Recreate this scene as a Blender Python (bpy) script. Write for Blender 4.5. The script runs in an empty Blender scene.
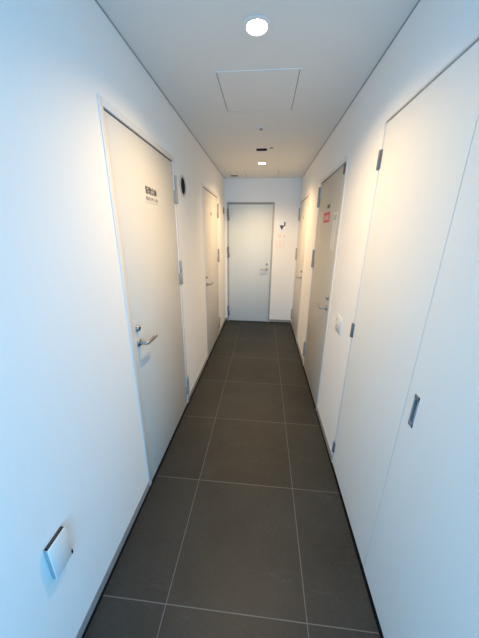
import bpy, bmesh, math, random
from mathutils import Vector, Matrix
random.seed(3)
R = math.radians
S = bpy.context.scene
COL = S.collection

# ------------------------------------------------------------------ camera
cd = bpy.data.cameras.new('camera'); cam = bpy.data.objects.new('camera', cd); COL.objects.link(cam)
S.camera = cam
_p, _y, _r = R(-18.3623), R(-5.145), R(0.6243)
fw = Vector((math.sin(_y)*math.cos(_p), math.cos(_y)*math.cos(_p), math.sin(_p)))
rt = Vector((math.cos(_y), -math.sin(_y), 0)); up = rt.cross(fw)
r2 = math.cos(_r)*rt + math.sin(_r)*up; u2 = -math.sin(_r)*rt + math.cos(_r)*up
cam.matrix_world = Matrix(((r2.x, u2.x, -fw.x, 0), (r2.y, u2.y, -fw.y, 0), (r2.z, u2.z, -fw.z, 1.54), (0, 0, 0, 1)))
cd.sensor_fit = 'HORIZONTAL'; cd.sensor_width = 36.0; cd.lens = 36.0*256.29/479.0
cd.clip_start = 0.02

# ------------------------------------------------------------------ world, lights, exposure
W = bpy.data.worlds.new('sky'); S.world = W; W.use_nodes = True
W.node_tree.nodes['Background'].inputs[0].default_value = (0.35, 0.6, 1.0, 1)
W.node_tree.nodes['Background'].inputs[1].default_value = 0.15
S.view_settings.view_transform = 'Standard'; S.view_settings.look = 'None'
S.view_settings.exposure = 1.0; S.view_settings.gamma = 1.0; S.view_settings.use_curve_mapping = False

def area(name, loc, aim, w, h, power, col):
    l = bpy.data.lights.new(name, 'AREA'); l.shape = 'RECTANGLE'; l.size = w; l.size_y = h
    l.energy = power; l.color = col
    o = bpy.data.objects.new(name, l); COL.objects.link(o); o.location = loc
    o.rotation_euler = (Vector(aim)-Vector(loc)).to_track_quat('-Z', 'Y').to_euler()
    return o
# daylight through the glazed end of the corridor behind the camera, and from the side bay there
area('daylight_end', (0.15, -1.95, 1.25), (0.15, 1.0, 1.25), 1.3, 2.0, 38, (0.145, 0.555, 1.0))
area('daylight_side', (1.35, -1.0, 1.2), (-0.67, 0.2, 1.1), 1.3, 1.9, 18, (0.145, 0.555, 1.0))

def spot(name, loc, power, size, blend, col, rad):
    l = bpy.data.lights.new(name, 'SPOT'); l.energy = power; l.color = col
    l.spot_size = R(size); l.spot_blend = blend; l.shadow_soft_size = rad
    o = bpy.data.objects.new(name, l); COL.objects.link(o); o.location = loc
    return o
WARM = (1.0, 0.675, 0.345)

# ------------------------------------------------------------------ measures
XL, XR, H, YF = -0.668, 0.538, 2.369, 4.503
YB = -2.0

# ------------------------------------------------------------------ materials
def mat(name, col, rough=0.5, metal=0.0, noise=0.0, nscale=200.0, bump=0.0, bscale=400.0, spec=0.5, emit=None, estr=0):
    m = bpy.data.materials.new(name); m.use_nodes = True
    nt = m.node_tree; b = nt.nodes['Principled BSDF']
    b.inputs['Base Color'].default_value = (*col, 1); b.inputs['Roughness'].default_value = rough
    b.inputs['Metallic'].default_value = metal; b.inputs['Specular IOR Level'].default_value = spec
    tc = nt.nodes.new('ShaderNodeTexCoord')
    if noise:
        n = nt.nodes.new('ShaderNodeTexNoise'); n.inputs['Scale'].default_value = nscale; n.inputs['Detail'].default_value = 4
        nt.links.new(tc.outputs['Object'], n.inputs['Vector'])
        r = nt.nodes.new('ShaderNodeMapRange'); r.inputs['To Min'].default_value = 1-noise; r.inputs['To Max'].default_value = 1+noise
        nt.links.new(n.outputs['Fac'], r.inputs['Value'])
        v = nt.nodes.new('ShaderNodeVectorMath'); v.operation = 'SCALE'; v.inputs[0].default_value = col
        nt.links.new(r.outputs['Result'], v.inputs['Scale']); nt.links.new(v.outputs['Vector'], b.inputs['Base Color'])
    if bump:
        n = nt.nodes.new('ShaderNodeTexNoise'); n.inputs['Scale'].default_value = bscale; n.inputs['Detail'].default_value = 3
        nt.links.new(tc.outputs['Object'], n.inputs['Vector'])
        bp = nt.nodes.new('ShaderNodeBump'); bp.inputs['Strength'].default_value = bump; bp.inputs['Distance'].default_value = 0.002
        nt.links.new(n.outputs['Fac'], bp.inputs['Height']); nt.links.new(bp.outputs['Normal'], b.inputs['Normal'])
    if emit:
        b.inputs['Emission Color'].default_value = (*emit, 1); b.inputs['Emission Strength'].default_value = estr
    return m
M = dict(
    wall=mat('wall_vinyl', (0.88, 0.875, 0.86), 0.7, noise=0.02, nscale=90, bump=0.25, bscale=500, spec=0.3),
    ceil=mat('ceiling_paint', (0.80, 0.79, 0.76), 0.85, noise=0.015, nscale=60, bump=0.15, bscale=500, spec=0.2),
    base=mat('baseboard_grey', (0.30, 0.30, 0.30), 0.55, noise=0.02, nscale=60),
    black=mat('gap_shade_black', (0.006, 0.006, 0.006), 0.8, noise=0.1, nscale=50, spec=0.1),
    leaf=mat('door_cream', (0.66, 0.645, 0.60), 0.42, noise=0.012, nscale=30, bump=0.05, bscale=300, spec=0.4),
    leafend=mat('door_pale_grey', (0.66, 0.72, 0.74), 0.42, noise=0.012, nscale=30, bump=0.05, bscale=300, spec=0.4),
    leafgrey=mat('door_warm_grey', (0.55, 0.51, 0.44), 0.45, noise=0.015, nscale=30, bump=0.05, bscale=300, spec=0.4),
    frame=mat('frame_paint', (0.74, 0.73, 0.71), 0.4, noise=0.01, nscale=40),
    frameend=mat('frame_grey_paint', (0.45, 0.45, 0.43), 0.4, noise=0.01, nscale=40),
    closet=mat('closet_white', (0.80, 0.80, 0.77), 0.45, noise=0.012, nscale=50, bump=0.12, bscale=700, spec=0.4),
    steel=mat('brushed_steel', (0.36, 0.355, 0.35), 0.42, metal=1.0, noise=0.06, nscale=150),
    dsteel=mat('dark_steel', (0.20, 0.20, 0.20), 0.45, metal=0.4, noise=0.06, nscale=150),
    hinge=mat('hinge_steel', (0.36, 0.345, 0.325), 0.5, metal=0.25, noise=0.05),
    satin=mat('satin_grey', (0.33, 0.34, 0.36), 0.4, metal=0.2, noise=0.04),
    rimgrey=mat('rim_grey', (0.60, 0.59, 0.57), 0.4, metal=0.3, noise=0.04),
    dark=mat('dark_cavity', (0.012, 0.011, 0.010), 0.8, noise=0.1, nscale=60, spec=0.1),
    white=mat('white_plastic', (0.80, 0.80, 0.78), 0.35, noise=0.01, nscale=60),
    paper=mat('white_paper', (0.72, 0.71, 0.67), 0.7, noise=0.02, nscale=80),
    ink=mat('dark_ink', (0.07, 0.055, 0.045), 0.6, noise=0.05, nscale=80),
    greyink=mat('grey_ink', (0.22, 0.20, 0.18), 0.6, noise=0.05, nscale=80),
    paleink=mat('pale_print', (0.64, 0.63, 0.59), 0.6, noise=0.05, nscale=80),
    red=mat('red_print', (0.62, 0.07, 0.09), 0.5, noise=0.04, nscale=80),
    redink=mat('pale_red_ink', (0.80, 0.60, 0.56), 0.6, noise=0.04, nscale=80),
    tan=mat('tan_label', (0.36, 0.30, 0.20), 0.5, noise=0.05, nscale=80),
    brown=mat('brown_tag', (0.16, 0.06, 0.045), 0.5, noise=0.1, nscale=80),
    green=mat('green_print', (0.42, 0.50, 0.38), 0.6, noise=0.05, nscale=80),
    icon=mat('icon_white', (0.86, 0.90, 0.96), 0.4, noise=0.01, nscale=80),
    lamp=mat('lamp_lens', (0.9, 0.9, 0.9), 0.4, noise=0.01, emit=(1.0, 0.86, 0.66), estr=14),
)

def floor_mat():
    m = bpy.data.materials.new('slate_tile'); m.use_nodes = True
    nt = m.node_tree; N = nt.nodes; L = nt.links; b = N['Principled BSDF']
    geo = N.new('ShaderNodeNewGeometry'); sep = N.new('ShaderNodeSeparateXYZ'); L.new(geo.outputs['Position'], sep.inputs[0])
    def ma(op, a, bb=None, c=None):
        n = N.new('ShaderNodeMath'); n.operation = op
        for i, v in enumerate((a, bb, c)):
            if v is None: continue
            if isinstance(v, (int, float)): n.inputs[i].default_value = v
            else: L.new(v, n.inputs[i])
        return n.outputs[0]
    T = 0.6
    def dist(o, off, t=T):
        u = ma('DIVIDE', ma('SUBTRACT', o, off), t)
        return ma('MULTIPLY', ma('ABSOLUTE', ma('SUBTRACT', u, ma('ROUND', u))), t), ma('FLOOR', u)
    dx, ix = dist(sep.outputs[0], -0.367, 0.6065); dy, iy = dist(sep.outputs[1], 0.640)
    d = ma('MINIMUM', dx, dy)
    g = N.new('ShaderNodeMapRange'); g.inputs['From Min'].default_value = 0.0014; g.inputs['From Max'].default_value = 0.0024
    g.inputs['To Min'].default_value = 1; g.inputs['To Max'].default_value = 0; L.new(d, g.inputs['Value'])
    # per-tile tone and offset
    wn = N.new('ShaderNodeTexWhiteNoise'); wn.noise_dimensions = '2D'
    cb = N.new('ShaderNodeCombineXYZ'); L.new(ix, cb.inputs[0]); L.new(iy, cb.inputs[1]); L.new(cb.outputs[0], wn.inputs['Vector'])
    ad = N.new('ShaderNodeVectorMath'); ad.operation = 'MULTIPLY_ADD'; L.new(wn.outputs['Color'], ad.inputs[0]); ad.inputs[1].default_value = (9, 9, 9); L.new(geo.outputs['Position'], ad.inputs[2])
    n1 = N.new('ShaderNodeTexNoise'); n1.inputs['Scale'].default_value = 3.2; n1.inputs['Detail'].default_value = 8; n1.inputs['Roughness'].default_value = 0.62; L.new(ad.outputs[0], n1.inputs['Vector'])
    n2 = N.new('ShaderNodeTexNoise'); n2.inputs['Scale'].default_value = 75; n2.inputs['Detail'].default_value = 5; L.new(ad.outputs[0], n2.inputs['Vector'])
    # faint pale veins
    mp = N.new('ShaderNodeMapping'); mp.inputs['Rotation'].default_value = (0, 0, R(35)); mp.inputs['Scale'].default_value = (0.7, 3.2, 1); L.new(ad.outputs[0], mp.inputs['Vector'])
    n3 = N.new('ShaderNodeTexNoise'); n3.inputs['Scale'].default_value = 1.6; n3.inputs['Detail'].default_value = 5; n3.inputs['Distortion'].default_value = 0.6; L.new(mp.outputs[0], n3.inputs['Vector'])
    vein = N.new('ShaderNodeMapRange'); vein.inputs['From Min'].default_value = 0.0; vein.inputs['From Max'].default_value = 0.005
    vein.inputs['To Min'].default_value = 1; vein.inputs['To Max'].default_value = 0
    L.new(ma('ABSOLUTE', ma('SUBTRACT', n3.outputs['Fac'], 0.56)), vein.inputs['Value'])
    tone = ma('ADD', -0.22, ma('MULTIPLY', n1.outputs['Fac'], 1.5))
    tone = ma('ADD', tone, ma('MULTIPLY', n2.outputs['Fac'], 0.75))
    tone = ma('ADD', tone, ma('MULTIPLY', wn.outputs['Value'], 0.16))
    tone = ma('ADD', tone, ma('MULTIPLY', ma('MULTIPLY', vein.outputs[0], n1.outputs['Fac']), 1.0))
    sc = N.new('ShaderNodeVectorMath'); sc.operation = 'SCALE'; sc.inputs[0].default_value = (0.0208, 0.0220, 0.0205); L.new(tone, sc.inputs['Scale'])
    mx = N.new('ShaderNodeMix'); mx.data_type = 'RGBA'; L.new(g.outputs[0], mx.inputs['Factor']); L.new(sc.outputs[0], mx.inputs['A'])
    mx.inputs['B'].default_value = (0.115, 0.110, 0.100, 1); L.new(mx.outputs['Result'], b.inputs['Base Color'])
    b.inputs['Roughness'].default_value = 0.5; b.inputs['Specular IOR Level'].default_value = 0.35
    bp = N.new('ShaderNodeBump'); bp.inputs['Strength'].default_value = 0.25; bp.inputs['Distance'].default_value = 0.002
    L.new(ma('SUBTRACT', ma('ADD', n1.outputs['Fac'], ma('MULTIPLY', n2.outputs['Fac'], 0.4)), ma('MULTIPLY', g.outputs[0], 0.6)), bp.inputs['Height'])
    L.new(bp.outputs['Normal'], b.inputs['Normal'])
    return m
M['floor'] = floor_mat()

# ------------------------------------------------------------------ mesh helpers
def box(bm, x0, x1, y0, y1, z0, z1, bev=0.0):
    x0, x1 = sorted((x0, x1)); y0, y1 = sorted((y0, y1)); z0, z1 = sorted((z0, z1))
    r = bmesh.ops.create_cube(bm, size=1.0)
    vs = r['verts']
    for v in vs:
        v.co = Vector((x0+(v.co.x+.5)*(x1-x0), y0+(v.co.y+.5)*(y1-y0), z0+(v.co.z+.5)*(z1-z0)))
    if bev:
        es = list({e for v in vs for e in v.link_edges})
        bmesh.ops.bevel(bm, geom=es, offset=bev, segments=2, affect='EDGES', profile=0.5)
def lathe(bm, c, axis, prof, n=32, cap=True):
    """prof: list of (radius, distance along axis) ; axis unit vector"""
    a = Vector(axis).normalized(); t = a.orthogonal().normalized(); s = a.cross(t)
    rings = []
    for r, h in prof:
        rings.append([bm.verts.new(Vector(c)+a*h+(t*math.cos(2*math.pi*i/n)+s*math.sin(2*math.pi*i/n))*r) for i in range(n)])
    for A, B in zip(rings, rings[1:]):
        for i in range(n):
            bm.faces.new((A[i], A[(i+1) % n], B[(i+1) % n], B[i]))
    if cap:
        bm.faces.new(list(reversed(rings[0]))); bm.faces.new(rings[-1])
def tube(bm, pts, r, n=12, ry=None):
    pts = [Vector(p) for p in pts]; ry = ry or r
    rings = []
    ref = None
    for i, p in enumerate(pts):
        d = ((pts[i+1]-p) if i == 0 else (p-pts[i-1]) if i == len(pts)-1 else (pts[i+1]-pts[i-1])).normalized()
        z = Vector((0, 0, 1)) if abs(d.z) < .9 else Vector((1, 0, 0))
        s = d.cross(z).normalized(); u = s.cross(d)
        rings.append([bm.verts.new(p+s*math.cos(2*math.pi*k/n)*r+u*math.sin(2*math.pi*k/n)*ry) for k in range(n)])
    for A, B in zip(rings, rings[1:]):
        for i in range(n): bm.faces.new((A[i], A[(i+1) % n], B[(i+1) % n], B[i]))
    bm.faces.new(list(reversed(rings[0]))); bm.faces.new(rings[-1])
def obj(name, bm, m, parent=None, smooth=True):
    bmesh.ops.recalc_face_normals(bm, faces=bm.faces[:])
    me = bpy.data.meshes.new(name); bm.to_mesh(me); bm.free(); me.materials.append(m)
    if smooth:
        for p in me.polygons: p.use_smooth = True
        me.set_sharp_from_angle(angle=R(35))
    o = bpy.data.objects.new(name, me); COL.objects.link(o)
    if parent: o.parent = parent
    return o
def B(): return bmesh.new()
def tag(o, label=None, cat=None, group=None, kind=None):
    if label: o['label'] = label
    if cat: o['category'] = cat
    if group: o['group'] = group
    if kind: o['kind'] = kind
    return o
def empty(name, loc=(0, 0, 0), rz=0.0):
    o = bpy.data.objects.new(name, None); COL.objects.link(o); o.location = loc; o.rotation_euler = (0, 0, rz)
    o.empty_display_size = 0.1
    return o

# ------------------------------------------------------------------ setting
bm = B(); box(bm, -1.6, 3.0, YB-1.0, YF+0.2, -0.1, 0.0); tag(obj('floor', bm, M['floor'], smooth=False), kind='structure')
bm = B()
# ceiling slab with holes for the recessed fittings
holes = [(-0.067-.043, -0.067+.043, 1.41-.043, 1.41+.043), (-0.067-.043, -0.067+.043, 3.60-.043, 3.60+.043)]
def slab_with_holes(bm, x0, x1, y0, y1, z0, z1, holes):
    xs = sorted({x0, x1, *[h[0] for h in holes], *[h[1] for h in holes]})
    ys = sorted({y0, y1, *[h[2] for h in holes], *[h[3] for h in holes]})
    for i in range(len(xs)-1):
        for j in range(len(ys)-1):
            cx, cy = (xs[i]+xs[i+1])/2, (ys[j]+ys[j+1])/2
            if any(h[0] < cx < h[1] and h[2] < cy < h[3] for h in holes): continue
            box(bm, xs[i], xs[i+1], ys[j], ys[j+1], z0, z1)
slab_with_holes(bm, -1.6, 3.0, YB-1.0, YF+0.2, H, H+0.10, holes)
bmesh.ops.remove_doubles(bm, verts=bm.verts[:], dist=1e-5)
tag(obj('ceiling', bm, M['ceil'], smooth=False), kind='structure')

DOORS = []
def side_wall(name, x, sgn, y0, y1, openings):
    """wall slab whose room face is at x; sgn = -1 left, +1 right; openings (ya, yb, ztop)"""
    bm = B(); t = 0.10
    ys = y0
    for a, b, zt in sorted(openings):
        box(bm, x, x+sgn*t, ys, a, 0, H); box(bm, x, x+sgn*t, a, b, zt, H); ys = b
    box(bm, x, x+sgn*t, ys, y1, 0, H)
    box(bm, x+sgn*t, x+sgn*(t+.05), y0, y1, 0, H)
    return tag(obj(name, bm, M['wall'], smooth=False), kind='structure')
FW = 0.030           # face width of the steel frames
L1 = (1.155, 2.036, 2.050); L2 = (2.900, 3.815, 2.040)
R3 = (2.018, 2.905, 2.050); R4 = (3.580, 4.420, 2.045)
CL = (0.225, 1.468, 2.042)
side_wall('wall_left', XL, -1, YB, YF, [L1, L2])
side_wall('wall_right', XR, 1, -0.35, YF, [R3, R4, CL])
FD = (-0.628, 0.143, 2.030)
bm = B(); t = .10
box(bm, XL-.15, FD[0], YF, YF+t, 0, H); box(bm, FD[1], XR+.15, YF, YF+t, 0, H); box(bm, FD[0], FD[1], YF, YF+t, FD[2], H)
box(bm, XL-.15, XR+.15, YF+t, YF+t+.05, 0, H)
tag(obj('wall_back', bm, M['wall'], smooth=False), kind='structure')

def base_run(name, x, sgn, runs, axis='y'):
    bm = B()
    for a, b in runs:
        if axis == 'y': box(bm, x-sgn*0.004, x+sgn*.01, a, b, 0.010, 0.056)
        else: box(bm, a, b, YF-0.004, YF+.01, 0.010, 0.056)
    tag(obj(name, bm, M['base'], smooth=False), kind='structure')
base_run('baseboard_left', XL, -1, [(YB, L1[0]-.002), (L1[1]+.002, L2[0]-.002), (L2[1]+.002, YF-.005)])
base_run('baseboard_right', XR, 1, [(-.35, CL[0]-.002), (CL[1]+.002, R3[0]-.002), (R3[1]+.002, R4[0]-.002), (R4[1]+.002, YF-.005)])
base_run('baseboard_back', 0, 1, [(XL+.005, FD[0]-.002), (FD[1]+.002, XR-.005)], axis='x')
bm = B(); box(bm, XL-.03, XL+.011, YB, YF, 0, .0095); tag(obj('trim_1', bm, M['black'], smooth=False), kind='structure')  # black strips painted as the shade in the gap along the wall foot
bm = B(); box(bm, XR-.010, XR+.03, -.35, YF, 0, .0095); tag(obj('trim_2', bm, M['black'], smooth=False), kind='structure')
bm = B(); box(bm, XL+.0115, XR-.0105, YF-.004, YF+.02, 0, .0095); tag(obj('trim_3', bm, M['black'], smooth=False), kind='structure')
# thin grey strips painted as a shadow line where the ceiling meets the walls
for i, (x, s, ya) in enumerate(((XL, 1, YB), (XR, -1, -.35))):
    bm = B(); box(bm, x, x+s*.004, ya, YF, H-.004, H); tag(obj('trim_%d' % (4+i), bm, M['base'], smooth=False), kind='structure')

# ------------------------------------------------------------------ doors
# local frame of a door: X runs along the wall from the lock side (0) to the hinge side (w), Y = depth out into the corridor, Z up
def lever(parent, x, z, y0, d, droop=0.0, m=None, L=0.115, out=0.052):
    """lever handle whose bar runs towards +d along X"""
    bm = B()
    pts = [(x, y0, z)]
    rr = 0.014
    pts.append((x, y0+out-rr, z))
    for k in range(1, 6):
        a = k/5*math.pi/2
        pts.append((x+d*rr*(1-math.cos(a)), y0+out-rr+rr*math.sin(a), z))
    pts.append((x+d*L*.55, y0+out+.001, z-droop*.4)); pts.append((x+d*L, y0+out, z-droop))
    tube(bm, pts, 0.0085, 12, 0.0095)
    h = obj('lever_handle', bm, m or M['steel'], parent)
    bm = B(); lathe(bm, (x, y0, z), (0, 1, 0), [(0.021, 0), (0.021, .005), (0.018, .009), (.010, .010)]); obj('rose', bm, m or M['steel'], h)
    return h
def make_door(name, loc, rz, w, zt, label, leafm, framem, lock=True, hinges=(1.84, 1.24, .20), mirror=1, hm=None, droop=0.0, d=0.010, gap=0.009, fw=FW, hout=0.0):
    """mirror=+1: lock at X=0, hinges at X=w"""
    t = tag(empty(name, loc, rz), label, 'door', kind='structure')
    X = lambda v: v if mirror > 0 else w-v
    bm = B()
    pr = 0.005
    box(bm, 0, fw, -.095, pr, 0.0, zt, .0015); box(bm, w-fw, w, -.095, pr, 0.0, zt, .0015); box(bm, fw-.001, w-fw+.001, -.095, pr, zt-fw, zt, .0015)
    # door stop behind the leaf; dark strip painted as the shade in the gap above it
    obj('door_frame', bm, framem, t)
    bm = B()
    box(bm, fw, fw+.012, -.075, -.048, 0, zt-fw); box(bm, w-fw-.012, w-fw, -.075, -.048, 0, zt-fw); box(bm, fw, w-fw, -.075, -.048, zt-fw-.012, zt-fw)
    box(bm, fw, w-fw, -.045, -.006, zt-fw-gap+.001, zt-fw)
    obj('stop_and_gap_shade', bm, M['dark'], t)
    a, b = X(fw+.003), X(w-fw-.003); a, b = min(a, b), max(a, b)
    bm = B(); box(bm, a, b, -.044, 0.0, .010, zt-fw-gap, .0012); leaf = obj('door_leaf', bm, leafm, t)
    for z in hinges:
        xh = X(w-fw*.55+hout)
        s = mirror
        bm = B()
        lathe(bm, (xh, .012, z), (0, 0, 1), [(.0085, 0), (.0100, .003), (.0100, .090), (.0085, .093)], 20)
        box(bm, xh-.016, xh+.016, .0095, .0135, z+.004, z+.090, .001)
        h = obj('hinge', bm, hm or M['hinge'], t)
        bm = B()
        lathe(bm, (xh, .012, z-.093), (0, 0, 1), [(.0085, 0), (.0100, .003), (.0100, .088), (.0085, .091)], 20)
        box(bm, xh-s*.002, xh-s*.024, .000, .012, z-.090, z-.004, .001)
        obj('hinge_knuckle', bm, hm or M['hinge'], h)
    if lock:
        bm = B(); lathe(bm, (X(.088), 0, 1.050), (0, 1, 0), [(.0185, 0), (.0185, .006), (.0155, .010), (.0135, .012), (.0125, .016)])
        c = obj('lock_cylinder', bm, M['steel'], t)
        bm = B(); lathe(bm, (X(.088), .0158, 1.050), (0, 1, 0), [(.006, 0), (.006, .0012)], 16); box(bm, X(.088)-.0012, X(.088)+.0012, .0165, .0182, 1.044, 1.056)
        obj('keyway', bm, M['dark'], c)
        lever(t, X(.088), .965, 0, mirror, droop)
        # latch face on the leaf edge
    return t

# left wall: X along +Y world, Y (out) = +X world  -> needs a mirrored frame; rotate by -90: X->-Y, Y->+X, so use mirror=-1 there
Lrot = R(-90); Rrot = R(90)
# left: origin at far jamb, X runs towards the camera; hinges at far side = X 0 -> mirror -1
make_door('door_1', (XL, L1[1], 0), Lrot, L1[1]-L1[0], L1[2], 'nearest cream door on the left wall with lever handle, three steel hinges', M['leaf'], M['frame'], mirror=-1)
make_door('door_2', (XL, L2[1], 0), Lrot, L2[1]-L2[0], L2[2], 'far cream door on the left wall, next to the end wall', M['leaf'], M['frame'], mirror=-1)
# right: X runs along +Y, Y (out) = -X
make_door('door_4', (XR, R3[0], 0), Rrot, R3[1]-R3[0], R3[2], 'grey door on the right wall with a red square notice', M['leafgrey'], M['frame'], mirror=1, hinges=(1.895, 1.295, .225))
make_door('door_5', (XR, R4[0], 0), Rrot, R4[1]-R4[0], R4[2], 'far cream door on the right wall beside the end wall', M['leaf'], M['frame'], mirror=1)
# end wall: Y out = -Y world: rotate 180, X runs towards -x
make_door('door_3', (FD[1], YF, 0), R(180), FD[1]-FD[0], FD[2], 'pale grey door closing the end of the corridor', M['leafend'], M['frameend'], mirror=1, fw=.024, hm=M['dsteel'], droop=.0)

# ------------------------------------------------------------------ closet with two flush white doors
cw = CL[1]-CL[0]
bm = B()
for ya, yb in ((CL[0], CL[0]+.010), (CL[1]-.010, CL[1])): box(bm, XR-.003, XR+.095, ya, yb, 0.0, CL[2], .0008)
box(bm, XR-.003, XR+.095, CL[0]+.009, CL[1]-.009, CL[2]-.008, CL[2], .0008)
tag(obj('trim_6', bm, M['frame']), kind='structure')
bm = B()
for ya, yb in ((CL[0]+.010, CL[0]+.030), (CL[1]-.030, CL[1]-.010)): box(bm, XR+.03, XR+.09, ya, yb, 0.0, CL[2]-.01)
box(bm, XR+.03, XR+.09, CL[0]+.03, CL[1]-.03, CL[2]-.03, CL[2]-.01)
tag(obj('trim_7', bm, M['dark'], smooth=False), kind='structure')
def closet_door(y0, y1, label, hinge_y, hs, pull):
    t = tag(empty('closet_door', (XR, y0, 0), Rrot), label, 'closet door', 'flush white closet doors in the right wall')
    w = y1-y0; py = pull
    bm = B(); z1 = CL[2]-.008-.007
    d0, d1 = -.024, 0.001
    if pull is None:
        box(bm, 0, w, d0, d1, .016, z1, .001)
    else:
        pa, pb, za, zb = pull-.009, pull+.009, .912, 1.020
        box(bm, 0, pa, d0, d1, .016, z1); box(bm, pb, w, d0, d1, .016, z1)
        box(bm, pa, pb, d0, d1, .016, za); box(bm, pa, pb, d0, d1, zb, z1); box(bm, pa, pb, d0, d0+.004, za, zb)
        bmesh.ops.remove_doubles(bm, verts=bm.verts[:], dist=1e-6)
    obj('panel', bm, M['closet'], t, smooth=False)
    for z in hs:
        bm = B()
        lathe(bm, (hinge_y-y0, .007, z-.042), (0, 0, 1), [(.0060, 0), (.0068, .002), (.0068, .0405), (.0055, .041), (.0055, .043), (.0068, .0435), (.0068, .082), (.006, .084)], 18)
        box(bm, hinge_y-y0-.017, hinge_y-y0+.017, .0012, .0042, z-.042, z+.042, .0008)
        obj('hinge', bm, M['dsteel'], t)
    if pull is not None:
        bm = B()
        pa, pb, za, zb = pull-.0125, pull+.0125, .905, 1.027
        box(bm, pa, pa+.0045, d1, d1+.002, za, zb); box(bm, pb-.0045, pb, d1, d1+.002, za, zb)
        box(bm, pa, pb, d1, d1+.002, za, za+.014); box(bm, pa, pb, d1, d1+.002, zb-.014, zb)
        box(bm, pa+.004, pa+.005, d0+.006, d1, za+.008, zb-.008); box(bm, pb-.005, pb-.004, d0+.006, d1, za+.008, zb-.008)
        box(bm, pa+.004, pb-.004, d0+.005, d0+.006, za+.008, zb-.008)
        p = obj('finger_pull', bm, M['satin'], t, smooth=False)
        for zz in (za+.007, zb-.007):
            bm = B(); lathe(bm, (pull, d1+.002, zz), (0, 1, 0), [(.0042, 0), (.0038, .0012), (.0015, .0016)], 14); obj('screw', bm, M['dsteel'], p)
    return t
closet_door(.849, CL[1]-.013, 'plain flush white closet door with three small hinges, beside the light switch', CL[1]-.006, (1.883, 1.011, .147), None)
closet_door(CL[0]+.013, .8455, 'flush white closet door with a steel finger pull, nearest on the right', CL[0]+.006, (1.883, 1.011, .147), .793-CL[0]-.013)

# ------------------------------------------------------------------ ceiling fittings
def downlight(x, y, label):
    t = tag(empty('downlight', (x, y, H)), label, 'ceiling light', 'recessed ceiling downlights')
    bm = B(); lathe(bm, (0, 0, 0), (0, 0, 1), [(.0445, .0), (.061, -.0005), (.063, -.002), (.061, -.004), (.0445, -.0045), (.0440, .0), (.0390, .075), (.0420, .078), (.0425, .001), (.0445, .0)], 48, cap=False)
    obj('housing', bm, M['white'], t)
    bm = B(); lathe(bm, (0, 0, .014), (0, 0, -1), [(.0432, -.010), (.0432, 0), (.038, .010), (.028, .017), (.015, .021), (.004, .0225)], 40)
    obj('lens', bm, M['lamp'], t)
downlight(-.067, 1.410, 'round glowing recessed downlight nearest the camera, in front of the large ceiling hatch')
downlight(-.067, 3.600, 'round glowing recessed downlight near the end wall, behind the black ceiling slot')
spot('downlight_beam', (-.067, 1.410, H-.012), 50, 146, .95, WARM, .025)
spot('downlight_beam', (-.067, 3.600, H-.012), 64, 147, .92, WARM, .025)

def hatch(x0, x1, y0, y1, label, name='ceiling_hatch'):
    t = tag(empty(name, ((x0+x1)/2, (y0+y1)/2, H)), label, 'access hatch', 'square access hatches in the ceiling')
    a, b = (x1-x0)/2, (y1-y0)/2
    bm = B(); w = .0028
    for s in (-1, 1):
        box(bm, s*a, s*(a-w), -b, b, -.0012, -.0002); box(bm, -a, a, s*b, s*(b-w), -.0012, -.0002)
    obj('gap', bm, M['dark'], t, smooth=False)
    bm = B(); box(bm, -a+w, a-w, -b+w, b-w, -.0022, -.0003, .0006); obj('panel', bm, M['ceil'], t, smooth=False)
    bm = B()
    for s in (-1, 1):
        box(bm, s*(a+.0002), s*(a+.007), -b-.007, b+.007, -.0026, -.0002); box(bm, -a, a, s*(b+.0002), s*(b+.007), -.0026, -.0002)
    obj('rim', bm, M['ceil'], t, smooth=False)
hatch(-.297, .153, 1.718, 2.186, 'large square white access hatch between the near downlight and the ceiling sensor')
hatch(-.309, .163, 3.955, 4.425, 'square white access hatch in the ceiling just before the end wall')

t = tag(empty('smoke_detector', (-.064, 2.50, H)), 'small white round ceiling sensor between the hatch and the black slot', 'sensor')
bm = B(); lathe(bm, (0, 0, 0), (0, 0, -1), [(.044, 0), (.043, .002), (.040, .004), (.020, .005), (.018, .006)], 40); obj('base_plate', bm, M['ceil'], t)
bm = B(); lathe(bm, (0, 0, -.0055), (0, 0, -1), [(.012, 0), (.012, .005), (.015, .006), (.013, .009), (.004, .010)], 24); obj('sensor_head', bm, M['base'], t)

def slot_vent(x, y, w, l, label):
    t = tag(empty('ceiling_vent', (x, y, H)), label, 'vent', 'small dark ceiling vents')
    bm = B()
    for s in (-1, 1):
        box(bm, s*w/2, s*(w/2+.008), -l/2-.008, l/2+.008, -.0018, -.0003); box(bm, -w/2, w/2, s*l/2, s*(l/2+.008), -.0018, -.0003)
    obj('frame', bm, M['white'], t, smooth=False)
    bm = B(); box(bm, -w/2, w/2, -l/2, l/2, -.0012, -.0003); obj('cavity', bm, M['dark'], t, smooth=False)
    for k in range(4):
        yy = -l/2+l*(k+.5)/4
        bm = B(); box(bm, -w/2, w/2, yy-.0015, yy+.0015, -.0018, -.0012); obj('slat', bm, M['dark'], t, smooth=False)
slot_vent(-.065, 3.07, .11, .085, 'small black rectangular slot in the ceiling before the second downlight')
slot_vent(-.490, 4.31, .11, .075, 'small dark slot in the ceiling near the corner above the pale end door')
t = obj('ceiling_speaker_ring', (lambda b: (lathe(b, (.035, 3.02, H-.0003), (0, 0, -1), [(.018, 0), (.018, .003), (.014, .004), (.013, .001)], 28), b)[1])(B()), M['base'])
t.name = 'sprinkler_cap'; tag(t, 'tiny round grey cap in the ceiling beside the black slot', 'sprinkler')

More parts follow.
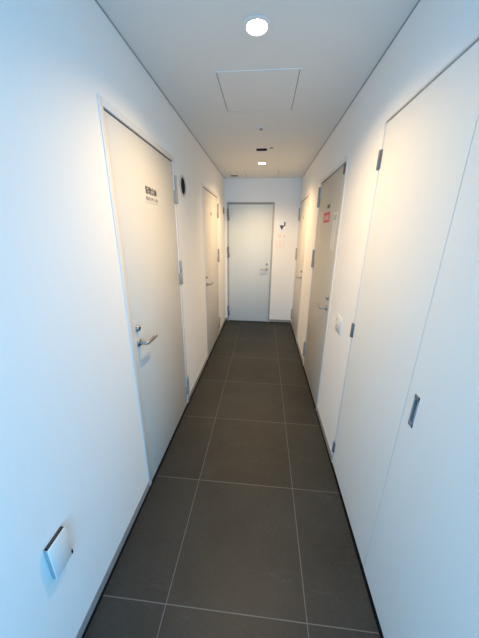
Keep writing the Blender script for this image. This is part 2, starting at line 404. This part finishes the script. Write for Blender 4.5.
# ------------------------------------------------------------------ round wall vents on the left wall
def round_vent(y, z, r, label):
    t = tag(empty('round_wall_vent', (XL, y, z)), label, 'vent', 'round black vents with steel rims on the left wall')
    bm = B(); lathe(bm, (0, 0, 0), (1, 0, 0), [(r, .0), (r, .006), (r*.96, .008), (r*.84, .008), (r*.78, .004), (r*.78, .001)], 40, cap=False); obj('rim', bm, M['rimgrey'], t)
    bm = B(); lathe(bm, (.0006, 0, 0), (1, 0, 0), [(r*.785, 0), (r*.785, .002), (r*.3, .003)], 32); obj('mesh_disc', bm, M['dark'], t)
round_vent(2.222, 1.898, .078, 'round black vent with steel rim beside the top hinge of the nearest left door')
round_vent(4.360, 1.890, .068, 'round black vent on the left wall close to the end wall')

# ------------------------------------------------------------------ surface box low on the left wall
t = tag(empty('wall_box', (XL, .522, .50)), 'square white surface-mounted outlet box low on the left wall', 'outlet')
hw, hh = .038, .070
bm = B(); box(bm, 0, .014, -hw, hw, -hh, hh, .0015); obj('body', bm, M['satin'], t)
bm = B(); box(bm, .014, .0185, -hw, hw, -hh, hh, .002); obj('cover_plate', bm, M['white'], t)
bm = B(); box(bm, .002, .0135, -hw+.002, hw-.003, hh, hh+.0012)
obj('top_slot', bm, M['dark'], t, smooth=False)
for k in range(2):
    bm = B(); box(bm, .0045+k*.0045, .0055+k*.0045, -hw+.006, hw-.006, hh+.001, hh+.0022); obj('slat', bm, M['dsteel'], t, smooth=False)
bm = B(); box(bm, .010, .0192, hw-.005, hw+.0012, -hh+.004, -hh+.020); obj('side_notch', bm, M['dark'], t, smooth=False)

# ------------------------------------------------------------------ switch on the right wall
t = tag(empty('light_switch', (XR, 1.738, .950), Rrot), 'square white wall switch plate beside the grey door', 'switch')
bm = B(); box(bm, -.060, .060, 0, .004, -.060, .060, .0015); obj('plate', bm, M['white'], t)
bm = B(); box(bm, -.046, -.002, .004, .0060, -.042, .042, .001); obj('rocker', bm, M['white'], t)
bm = B(); box(bm, .002, .046, .004, .0060, -.042, .042, .001); obj('rocker', bm, M['white'], t)
bm = B(); box(bm, .030, .038, .0060, .0066, .018, .036); obj('indicator', bm, M['greyink'], t, smooth=False)
bm = B(); box(bm, -.002, .002, .0041, .0050, -.042, .042); box(bm, -.048, .048, .0041, .0050, -.046, -.042); box(bm, .046, .048, .0041, .0050, -.042, .042); box(bm, -.048, -.046, .0041, .0050, -.042, .042); obj('groove', bm, M['greyink'], t, smooth=False)

# ------------------------------------------------------------------ writing and notices
def text_mesh(body, size, bold=0.0):
    c = bpy.data.curves.new('txt', 'FONT'); c.body = body; c.size = size; c.align_x = 'CENTER'; c.align_y = 'CENTER'; c.offset = bold; c.extrude = 0.0004
    o = bpy.data.objects.new('txt', c); COL.objects.link(o)
    bpy.context.view_layer.update()
    dg = bpy.context.evaluated_depsgraph_get()
    me = bpy.data.meshes.new_from_object(o.evaluated_get(dg))
    bpy.data.objects.remove(o)
    return me
def text(name, body, size, m, parent, x, y, z, sx=1.0, bold=0.0):
    """writing in the local XZ plane, readable when seen from local +Y"""
    me = text_mesh(body, size, bold)
    if not me.vertices: return None
    xs = [v.co.x for v in me.vertices]; ys = [v.co.y for v in me.vertices]
    cx, cy = (min(xs)+max(xs))/2, (min(ys)+max(ys))/2
    for v in me.vertices:
        a, b, c = v.co; v.co = Vector((x-(a-cx)*sx, y+c, z+(b-cy)))
    me.materials.clear(); me.materials.append(m)
    o = bpy.data.objects.new(name, me); COL.objects.link(o); o.parent = parent
    return o
# nearest left door: bold characters over a small label
sx, sy = XL, 1.592
t = tag(empty('door_sign', (sx, sy, 1.766), Lrot), 'line of bold dark characters on the nearest left door', 'sign')
text('lettering', '\u7ba1\u7406\u5009\u5eab', .042, M['ink'], t, 0, .0010, .003, sx=.95, bold=.0006)
t = tag(empty('door_label', (sx, 1.600, 1.722), Lrot), 'small white label under the bold characters on the nearest left door', 'label')
bm = B(); box(bm, -.100, .100, 0, .0012, -.019, .019); obj('backing', bm, M['paper'], t, smooth=False)
text('lettering', '\u95a2\u4fc2\u8005\u4ee5\u5916\u7acb\u5165\u7981\u6b62', .023, M['greyink'], t, 0, .0016, .004, sx=.85)
bm = B(); box(bm, -.08, .08, .0012, .0016, -.0150, -.0135); obj('underline', bm, M['greyink'], t, smooth=False)
# far left door
t = tag(empty('door_sign', (XL, 3.352, 1.770), Lrot), 'tiny line of dark characters on the far left door', 'sign')
text('lettering', '\u5009\u5eab', .045, M['tan'], t, 0, .0010, 0)
# grey door on the right
t = tag(empty('door_sign', (XR, 2.446, 1.772), Rrot), 'small tan nameplate above the red notice on the grey door', 'sign')
bm = B(); box(bm, -.048, .048, 0, .003, -.017, .017, .001); obj('plate', bm, M['tan'], t)
text('lettering', '\u6a5f\u68b0\u5ba4', .026, M['ink'], t, 0, .0034, 0)
t = tag(empty('red_notice', (XR, 2.490, 1.685), Rrot), 'red square notice with pale characters on the grey door', 'notice')
bm = B(); box(bm, -.112, .112, 0, .0015, -.042, .042); obj('sheet', bm, M['red'], t, smooth=False)
text('lettering', '\u7acb\u5165\u7981\u6b62', .044, M['redink'], t, 0, .0020, 0, bold=.0008)
t = tag(empty('paper_notice', (XR, 2.188, 1.565), Rrot), 'tall white paper with green header hung on the grey door', 'paper')
bm = B(); box(bm, -.058, .058, 0, .0015, -.140, .140); obj('sheet', bm, M['paper'], t, smooth=False)
bm = B(); box(bm, -.045, .045, .0015, .0020, .085, .125); obj('header', bm, M['green'], t, smooth=False)
bm = B()
for k in range(9): box(bm, -.046, .046-.012*(k % 3), .0015, .0019, .066-k*.022, .069-k*.022)
obj('printed_lines', bm, M['paleink'], t, smooth=False)
t = obj('door_tag', (lambda b: (box(b, XR-.006, XR-.0005, 2.058, 2.100, 1.948, 2.010, .001), b)[1])(B()), M['brown'])
tag(t, 'small dark brown tag at the top corner of the grey door', 'tag')
# far right door
t = tag(empty('door_sign', (XR, 3.95, 1.770), Rrot), 'tiny line of dark characters on the far right door', 'sign')
text('lettering', '\u5009\u5eab', .040, M['tan'], t, 0, .0010, 0)
# pictogram and red writing on the end wall
t = tag(empty('pictogram_sign', (.272, YF, 1.672), R(180)), 'white square sign with black triangle pictogram on the end wall', 'sign')
bm = B()
q = []
for cx, cz, a0 in ((.040, .052, 0), (-.040, .052, 90), (-.040, -.052, 180), (.040, -.052, 270)):
    for k in range(7):
        a = R(a0+k*15); q.append((cx+.030*math.cos(a), cz+.030*math.sin(a)))
va = [bm.verts.new((x, .004, z)) for x, z in q]; vb = [bm.verts.new((x, 0, z)) for x, z in q]
bm.faces.new(va); bm.faces.new(list(reversed(vb)))
for i in range(len(q)): bm.faces.new((va[i], vb[i], vb[(i+1) % len(q)], va[(i+1) % len(q)]))
obj('plate', bm, M['icon'], t)
bm = B()
v = [bm.verts.new(p) for p in ((.038, .0047, .008), (-.042, .0047, .008), (-.002, .0047, -.068))]; bm.faces.new(v)
v2 = [bm.verts.new((p.co.x, .0042, p.co.z)) for p in v]; bm.faces.new(list(reversed(v2)))
for i in range(3): bm.faces.new((v[i], v2[i], v2[(i+1) % 3], v[(i+1) % 3]))
box(bm, -.058, -.036, .0042, .0047, -.002, .060)
obj('pictogram', bm, M['ink'], t, smooth=False)
t = tag(empty('wall_lettering', (.275, YF, 1.425), R(180)), 'pale red characters on the end wall under the pictogram sign', 'lettering')
text('character', '\u5973', .060, M['redink'], t, -.045, .0008, .085)
text('character', '\u7537', .060, M['redink'], t, .030, .0008, .085)
for i, w in enumerate(('\u304a\u624b\u6d17', '\u5171\u7528\u6240', '\u5316\u7ca7\u5ba4')):
    for j, ch in enumerate(w): text('character', ch, .038, M['redink'], t, .075-i*.060, .0008, .005-j*.048)
